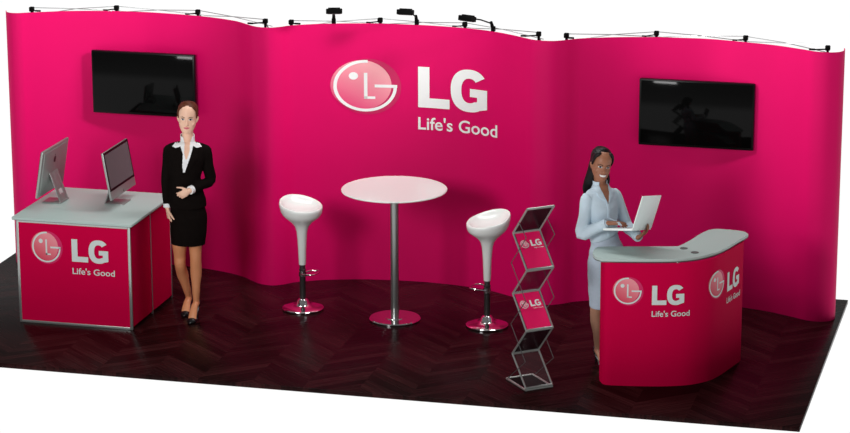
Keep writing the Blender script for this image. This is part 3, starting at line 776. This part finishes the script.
# skirt
bm = B(); loft(bm, [(.012, .002, .638), (.013, .002, .66), (.018, .0, .76), (.020, 0, .86), (.014, 0, .96), (.01, 0, 1.04)], [(.138, .112), (.140, .114), (.150, .120), (.153, .124), (.140, .112), (.11, .09)], n=40, sub=4)
fuse('skirt', bm, 'suit', w1, .005, 2)
# jacket
bm = B()
loft(bm, [(.014, -.002, .962), (.014, -.004, 1.00), (.010, -.006, 1.10), (.006, -.008, 1.20), (.012, -.014, 1.29), (.018, -.016, 1.36), (.024, -.004, 1.42), (.026, .004, 1.465), (.028, .010, 1.492)],
     [(.156, .124), (.154, .122), (.134, .108), (.122, .102), (.138, .114), (.150, .116), (.152, .098), (.122, .074), (.072, .056)], n=40, sub=4)
loft(bm, [shA + V3((-.012, 0, -.010)), shA + V3((.035, .004, .012)), V3((.028, .012, 1.462)), shB + V3((-.035, .004, .012)), shB + V3((.012, 0, -.010))], [.048, .046, .040, .046, .048], n=20, sub=4, hint=(0, 1, 0), dome=True)
for sh, el, wr, lean in ((shA, elA, wrA, -1), (shB, elB, wrB, 1)):
    loft(bm, [sh + V3((-lean * .03, 0, -.006)), sh + V3((lean * .006, 0, -.022)), (sh + el) / 2, el, (el + wr) / 2, wr + (el - wr).normalized() * .028],
         [.044, .052, .049, .045, .041, .034], n=20, sub=4, dome=True)
jk = fuse('jacket', bm, 'suit', w1, .005, 3)
jb = bvh_of(jk, body1)
cf_ = [(sh, el, wr) for sh, el, wr in ((shA, elA, wrA), (shB, elB, wrB))]
for sh, el, wr in cf_:
    u = (wr - el).normalized(); bm = B(); loft(bm, [wr - u * .045, wr - u * .002], [.034, .034], n=22, hint=(0, 1, .2)); build('shirt_cuff', bm, 'shirt', w1)
patch('blouse', jb, [(-.016, 1.500), (-.012, 1.42), (-.020, 1.33), (-.016, 1.272), (.000, 1.272), (.030, 1.36), (.062, 1.44), (.078, 1.500), (.05, 1.50), (.045, 1.46), (.022, 1.395), (.008, 1.385), (-.002, 1.43), (.0, 1.50)], 'shirt', w1, step=.003, off=.006)
patch('collar', jb, [(-.014, 1.550), (-.054, 1.512), (-.098, 1.470), (-.070, 1.462), (-.030, 1.476), (-.012, 1.42), (-.002, 1.43), (.004, 1.50)], 'shirt', w1, step=.003, off=.010, th=.012)
patch('collar', jb, [(.074, 1.550), (.104, 1.512), (.142, 1.462), (.100, 1.462), (.070, 1.480), (.055, 1.43), (.044, 1.44), (.046, 1.50)], 'shirt', w1, step=.003, off=.010, th=.012)
bm = B(); sheet(bm, [(.029 + .058 * math.sin(a), .004 - .056 * math.cos(a)) for a in [math.radians(38 + (322 - 38) * k / 24) for k in range(25)]], 1.462, 1.552, .004, 3)
for v in bm.verts: v.co.z += .22 * (v.co.y - .004) * (1 if v.co.z > 1.5 else 0)
build('collar_stand', bm, 'shirt', w1, smooth=50)
patch('neckline_skin', jb, [(.0, 1.52), (-.002, 1.43), (.010, 1.380), (.022, 1.390), (.047, 1.46), (.052, 1.52)], 'skin1', w1, step=.003, off=.008)
patch('lapel', jb, [(-.022, 1.47), (-.070, 1.455), (-.072, 1.39), (-.055, 1.375), (-.020, 1.25), (-.012, 1.25), (-.022, 1.34)], 'suit', w1, step=.004, off=.009)
patch('lapel', jb, [(.072, 1.47), (.110, 1.455), (.112, 1.39), (.095, 1.375), (.010, 1.25), (-.008, 1.25), (.034, 1.355)], 'suit', w1, step=.004, off=.009)
for i, (a_, t__) in enumerate(((anA, toeA), (anB, toeB))):
    bm = B(); pump(bm, a_, t__); fuse('shoe', bm, 'shoe', w1, .0035, 1)

# ---- woman with the laptop
PH = math.radians(45)
w2 = empty('person', (-1.68, 1.13, 0), PH, 'smiling woman in pale blue shirt and skirt, behind the reception counter', 'person')
C2 = math.radians(10.7); dl = PH - C2
def W2(side, front_, z):   # picture side / distance towards the viewer / height -> her own frame
    R_ = V3((math.cos(C2 - PH), math.sin(C2 - PH), 0)); T_ = V3((math.sin(C2 - PH), -math.cos(C2 - PH), 0))
    v = R_ * side + T_ * front_; return V3((v.x, v.y, z))
hp = W2(-.050, .03, 1.502)
HM2 = Matrix.Translation(hp) @ Matrix.Rotation(C2 - PH + math.radians(17), 4, 'Z') @ Matrix.Rotation(math.radians(9), 4, 'Y') @ Matrix.Rotation(math.radians(5), 4, 'X')
HS2 = 1.02
bm = B(); head_shape(bm, HM2, HS2, 1.35)
nk = W2(-.034, .0, 1.42)
loft(bm, [nk + V3((0, .01, -.06)), nk, W2(-.040, .0, 1.48), W2(-.046, 0, 1.54)], [(.06, .055), (.045, .047), (.043, .047), (.046, .050)], n=20, sub=3)
PV = W2(.026, 0, 0); CH = W2(-.034, .0, 0)
def tr(f, z, dy=0): v = PV * (1 - f) + CH * f; return V3((v.x, v.y + dy, z))
loft(bm, [tr(0, .76), tr(0, .86), tr(.15, .94), tr(.4, 1.02), tr(.6, 1.10), tr(.8, 1.20), tr(.95, 1.28), tr(1, 1.35), tr(1, 1.39)],
     [(.12, .095), (.132, .105), (.125, .10), (.10, .085), (.095, .08), (.11, .09), (.125, .095), (.125, .075), (.075, .055)], n=24, sub=3, dome=True)
sA, eA, rA = V3((-.152, .01, 1.352)), V3((-.195, .005, 1.085)), W2(.030, .19, 1.190)
sB_, eB, rB = V3((.100, .015, 1.352)), V3((.195, -.02, 1.105)), W2(.262, .20, 1.085)
for s0, e0, r0 in ((sA, eA, rA), (sB_, eB, rB)):
    loft(bm, [s0, (s0 + e0) / 2, e0, (e0 + r0) / 2, r0], [.043, .038, .033, .030, .021], n=14, sub=3, dome=True)
hd_dir = W2(1, -.05, .02)
hand(bm, rA, hd_dir, (0, 0, -1), W2(.2, -1, 0), curl=(.12, .2, .25, .3), s=1.0, tcurl=.0)
hand(bm, rB, W2(.66, .04, .50), W2(-.6, -.1, .75), W2(-.1, .9, .3), curl=(.34, .36, .36, .32), s=.92)
hA2, kA2, aA2 = tr(0, .80) + V3((-.06, 0, 0)), W2(-.052, .03, .47), W2(-.034, -.02, .125)
hB2, kB2, aB2 = tr(0, .80) + V3((.07, 0, 0)), W2(.115, .05, .47), W2(.110, .02, .125)
tA2 = aA2 + W2(.070, .175, -.125); tB2 = aB2 + W2(.10, .15, -.125)
for h_, k_, a_ in ((hA2, kA2, aA2), (hB2, kB2, aB2)):
    calf = k_ * .68 + a_ * .32 + W2(-.004, -.02, 0); thigh = (h_ + k_) / 2
    loft(bm, [h_, thigh, k_ + V3((0, 0, .07)), k_, calf, k_ * .3 + a_ * .7, a_, a_ + V3((0, .004, -.03))],
         [(.08, .085), (.068, .072), (.052, .054), (.047, .050), (.047, .051), (.033, .035), (.026, .030), (.025, .030)], n=18, sub=4, dome=True)
foot(bm, aA2, tA2); foot(bm, aB2, tB2)
body2 = fuse('body', bm, ['skin2', 'leg2'], w2, .0045, 2, second=lambda c: c.z < .72)
face(bvh_of(body2), HM2, body2, 'hair2', 'lip2', HS2, smile=True)
# long dark hair falling behind her shoulder
bm = B()
def hl(pts, rad, **k): loft(bm, [HM2 @ (V3(p) * HS2) for p in pts], [tuple(q * HS2 for q in r) for r in rad], hint=HM2.to_3x3() @ V3((1, 0, 0)), **k)
hl([(0, .050, .05), (0, .042, .09), (0, .034, .13), (0, .029, .16), (0, .021, .19), (0, .019, .213), (0, .017, .230), (0, .019, .238)],
   [(.060, .058), (.072, .070), (.0785, .082), (.081, .092), (.078, .093), (.063, .080), (.038, .052), (.010, .014)], n=28, sub=3)
for q in (-1, 1): hl([(q * .073, -.004, .115), (q * .0755, -.018, .150), (q * .067, -.032, .186), (q * .046, -.048, .209)], [(.007, .018), (.009, .024), (.011, .022), (.012, .015)], n=12, sub=2, dome=True)
hw = lambda s_, f_, z_: W2(s_, f_, z_)
loft(bm, [hw(-.075, -.035, 1.65), hw(-.085, -.035, 1.59), hw(-.095, -.035, 1.53), hw(-.115, -.04, 1.47), hw(-.138, -.065, 1.41), hw(-.152, -.09, 1.35)],
     [(.035, .05), (.042, .055), (.046, .055), (.044, .045), (.034, .035), (.014, .018)], hint=W2(1, 0, 0), n=16, sub=3, dome=True)
loft(bm, [hw(.000, -.06, 1.53), hw(.015, -.055, 1.47), hw(.015, -.05, 1.42)], [(.03, .03), (.026, .03), (.015, .02)], hint=W2(1, 0, 0), n=12, sub=3, dome=True)
fuse('hair', bm, 'hair2', w2, .004, 3)
bm = B(); loft(bm, [W2(.012, .01, .487), W2(.012, .01, .51), W2(.018, .0, .62), tr(0, .74), tr(0, .83), tr(.1, .92), tr(.3, 1.0), tr(.45, 1.06)],
               [(.120, .108), (.123, .110), (.142, .122), (.157, .132), (.158, .134), (.142, .116), (.114, .100), (.104, .094)], n=40, sub=4)
fuse('skirt', bm, 'skirt2', w2, .005, 2)
bm = B()
loft(bm, [tr(.35, 1.030), tr(.45, 1.05), tr(.6, 1.11), tr(.8, 1.20), tr(.95, 1.27), tr(1, 1.33), tr(1, 1.385), tr(1, 1.425), tr(1, 1.455)],
     [(.120, .104), (.120, .105), (.115, .102), (.130, .114), (.142, .116), (.146, .100), (.125, .080), (.072, .060), (.055, .054)], n=40, sub=4)
for s0, e0, r0, q in ((sA, eA, rA, -1), (sB_, eB, rB, 1)):
    loft(bm, [s0 + V3((-q * .035, 0, .002)), s0 + V3((q * .004, 0, -.008)), (s0 + e0) / 2, e0 + V3((q * .004, .008, -.008)), (e0 + r0) / 2, r0 + (e0 - r0).normalized() * .03], [.046, .052, .049, .049, .046, .038], n=20, sub=4, dome=True)
sh2 = fuse('shirt', bm, 'blue', w2, .005, 3)
for e0, r0 in ((eA, rA), (eB, rB)):
    u = (r0 - e0).normalized(); bm = B(); loft(bm, [r0 - u * .055, r0 - u * .012], [.042, .040], n=22, hint=(0, .3, 1)); build('shirt_cuff', bm, 'blue', w2)
b2 = bvh_of(sh2, body2)
HF = Matrix.Translation((CH.x, 0, 0)) @ Matrix.Rotation(0, 4, 'Z')
patch('neckline_skin', b2, [(-.040, 1.462), (-.028, 1.40), (.002, 1.315), (.030, 1.40), (.040, 1.462)], 'skin2', w2, step=.003, off=.005, mtx=HF)
patch('collar', b2, [(-.046, 1.458), (-.085, 1.420), (-.060, 1.365), (-.022, 1.345), (-.003, 1.318), (-.028, 1.39)], 'blue', w2, step=.003, off=.010, th=.012, mtx=HF)
patch('collar', b2, [(.046, 1.458), (.085, 1.420), (.060, 1.365), (.022, 1.345), (.003, 1.318), (.028, 1.39)], 'blue', w2, step=.003, off=.010, th=.012, mtx=HF)
cc = W2(-.037, .0, 0)
bm = B(); sheet(bm, [(cc.x + .057 * math.sin(a), cc.y - .056 * math.cos(a)) for a in [math.radians(40 + (320 - 40) * k / 24) for k in range(25)]], 1.420, 1.478, .004, 2)
build('collar_stand', bm, 'blue', w2, smooth=50)
patch('button_placket', b2, [(-.010, 1.318), (.010, 1.318), (.012, 1.06), (-.008, 1.06)], 'blue', w2, step=.004, off=.005, mtx=HF)
for a_, t__ in ((aA2, tA2), (aB2, tB2)):
    bm = B(); pump(bm, a_, t__); fuse('shoe', bm, 'shoe', w2, .0035, 1)

# ---- laptop in her hands
WM = Matrix.Translation((-1.68, 1.13, 0)) @ Matrix.Rotation(PH, 4, 'Z')
A0 = WM @ W2(-.010, .29, 1.167)
yaw = C2 + math.radians(27) - PI / 2      # local x = hinge axis pointing to the near side, y = away from her
lp = empty('laptop', A0, 0, 'open white laptop held by the smiling woman at the counter', 'laptop')
bx = V3((math.cos(C2 - math.radians(27)), math.sin(C2 - math.radians(27)), .12)).normalized()          # along the base, away from her
hx_ = V3((-math.sin(C2 - math.radians(27)), math.cos(C2 - math.radians(27)), 0)); hx_ = (hx_ + V3((0, 0, -.20))).normalized()   # hinge axis, away from the viewer
up = bx.cross(hx_).normalized()
lp.rotation_mode = 'QUATERNION'; lp.rotation_quaternion = Matrix((bx, hx_, up)).transposed().to_quaternion()
bm = B(); box(bm, (.125, .16, 0), (.25, .32, .016), bev=.004); base_ = build('base', bm, 'laptop', lp)
bm = B(); box(bm, (.150, .16, .0082), (.11, .27, .003)); build('keyboard', bm, 'keys', lp)
bm = B(); box(bm, (.055, .16, .0082), (.06, .10, .002)); build('trackpad', bm, 'keys', lp)
an = math.radians(19)
lm = Matrix.Translation((.25, .16, .006)) @ Matrix.Rotation(an, 4, 'Y')
bm = B(); box(bm, (0, 0, .132), (.009, .32, .264), lm, bev=.003); lid = build('lid', bm, 'laptop', lp)
bm = B(); box(bm, (-.0052, 0, .128), (.001, .295, .215), lm); build('screen', bm, 'display', lid)

# ------------------------------------------------------------------ world, lights, camera
w = bpy.data.worlds.new('studio'); S.world = w; w.use_nodes = True
N, L = w.node_tree.nodes, w.node_tree.links; N.clear()
out = N.new('ShaderNodeOutputWorld'); bg = N.new('ShaderNodeBackground'); L.new(bg.outputs[0], out.inputs[0])
tc = N.new('ShaderNodeTexCoord'); sp = N.new('ShaderNodeSeparateXYZ'); L.new(tc.outputs['Generated'], sp.inputs[0])
mr = N.new('ShaderNodeMapRange'); mr.inputs['From Min'].default_value = -1; mr.inputs['From Max'].default_value = 1; L.new(sp.outputs[2], mr.inputs['Value'])
cr = N.new('ShaderNodeValToRGB'); L.new(mr.outputs[0], cr.inputs[0])
# white studio sweep below the horizon, dimming overhead
e = cr.color_ramp.elements
while len(e) > 1: e.remove(e[-1])
e[0].position = 0; e[0].color = (1.02, 1.02, 1.02, 1)
for z_, v_ in ((-.165, 1.02), (-.09, .40), (.05, .24), (.3, .16), (1., .12)):
    q_ = e.new((z_ + 1) / 2); q_.color = (v_, v_, v_, 1)
L.new(cr.outputs[0], bg.inputs[0]); bg.inputs[1].default_value = 1

def light(kind, name, loc, target, energy, size=1., spot=60, blend=1., col=(1, 1, 1), sy=None):
    d = bpy.data.lights.new(name, kind); d.energy = energy; d.color = col
    if kind == 'AREA':
        d.size = size
        if sy: d.shape = 'RECTANGLE'; d.size_y = sy
    if kind == 'SPOT': d.spot_size = math.radians(spot); d.spot_blend = blend; d.shadow_soft_size = size
    if kind == 'SUN': d.angle = math.radians(size)
    o = bpy.data.objects.new(name, d); COL.objects.link(o); o.location = loc
    o.rotation_euler = (V3(target) - V3(loc)).to_track_quat('-Z', 'Y').to_euler()
    return o
light('SPOT', 'added_wall_spot', (-4.0, 1.75, 3.4), (-6.9, 2.85, 1.85), 265, .2, 46)  # three added unseen spots, one per display, giving each wall its bright-to-dark gradient
light('SPOT', 'added_wall_spot', (-1.55, 1.75, 3.4), (-4.4, 2.85, 1.85), 255, .2, 46)
light('SPOT', 'added_wall_spot', (-3.3, 1.75, 3.4), (-.5, 2.8, 1.85), 265, .2, 46)
light('AREA', 'added_top_fill', (-3.6, 2.5, 6.0), (-3.6, 2.1, 0), 215, 6, sy=1.0)  # added area light, no fitting here; brightens table top and worktops
light('AREA', 'added_front_fill', (-5.6, -7.5, 4.2), (-4, 1.5, .8), 380, 2.)  # added frontal fill out of view, lifts the desk front and the figures

cd = bpy.data.cameras.new('camera'); cam = bpy.data.objects.new('camera', cd); COL.objects.link(cam)
yw, pt, rl, f = .2526, .26, -.0024, 2746.34
cam.location = (2.0928, -19.0159, 6.6353)
fw = V3((-math.sin(yw) * math.cos(pt), math.cos(yw) * math.cos(pt), -math.sin(pt))); rt = V3((math.cos(yw), math.sin(yw), 0)); upv = rt.cross(fw)
r2 = rt * math.cos(rl) + upv * math.sin(rl); u2 = -rt * math.sin(rl) + upv * math.cos(rl)
cam.rotation_euler = Matrix((r2, u2, -fw)).transposed().to_euler()
cd.sensor_width = 36; cd.lens = f / 850 * 36; cd.clip_end = 200
S.camera = cam
S.view_settings.view_transform = 'Standard'; S.view_settings.look = 'None'; S.view_settings.exposure = 0; S.view_settings.gamma = 1
S.view_settings.use_curve_mapping = False
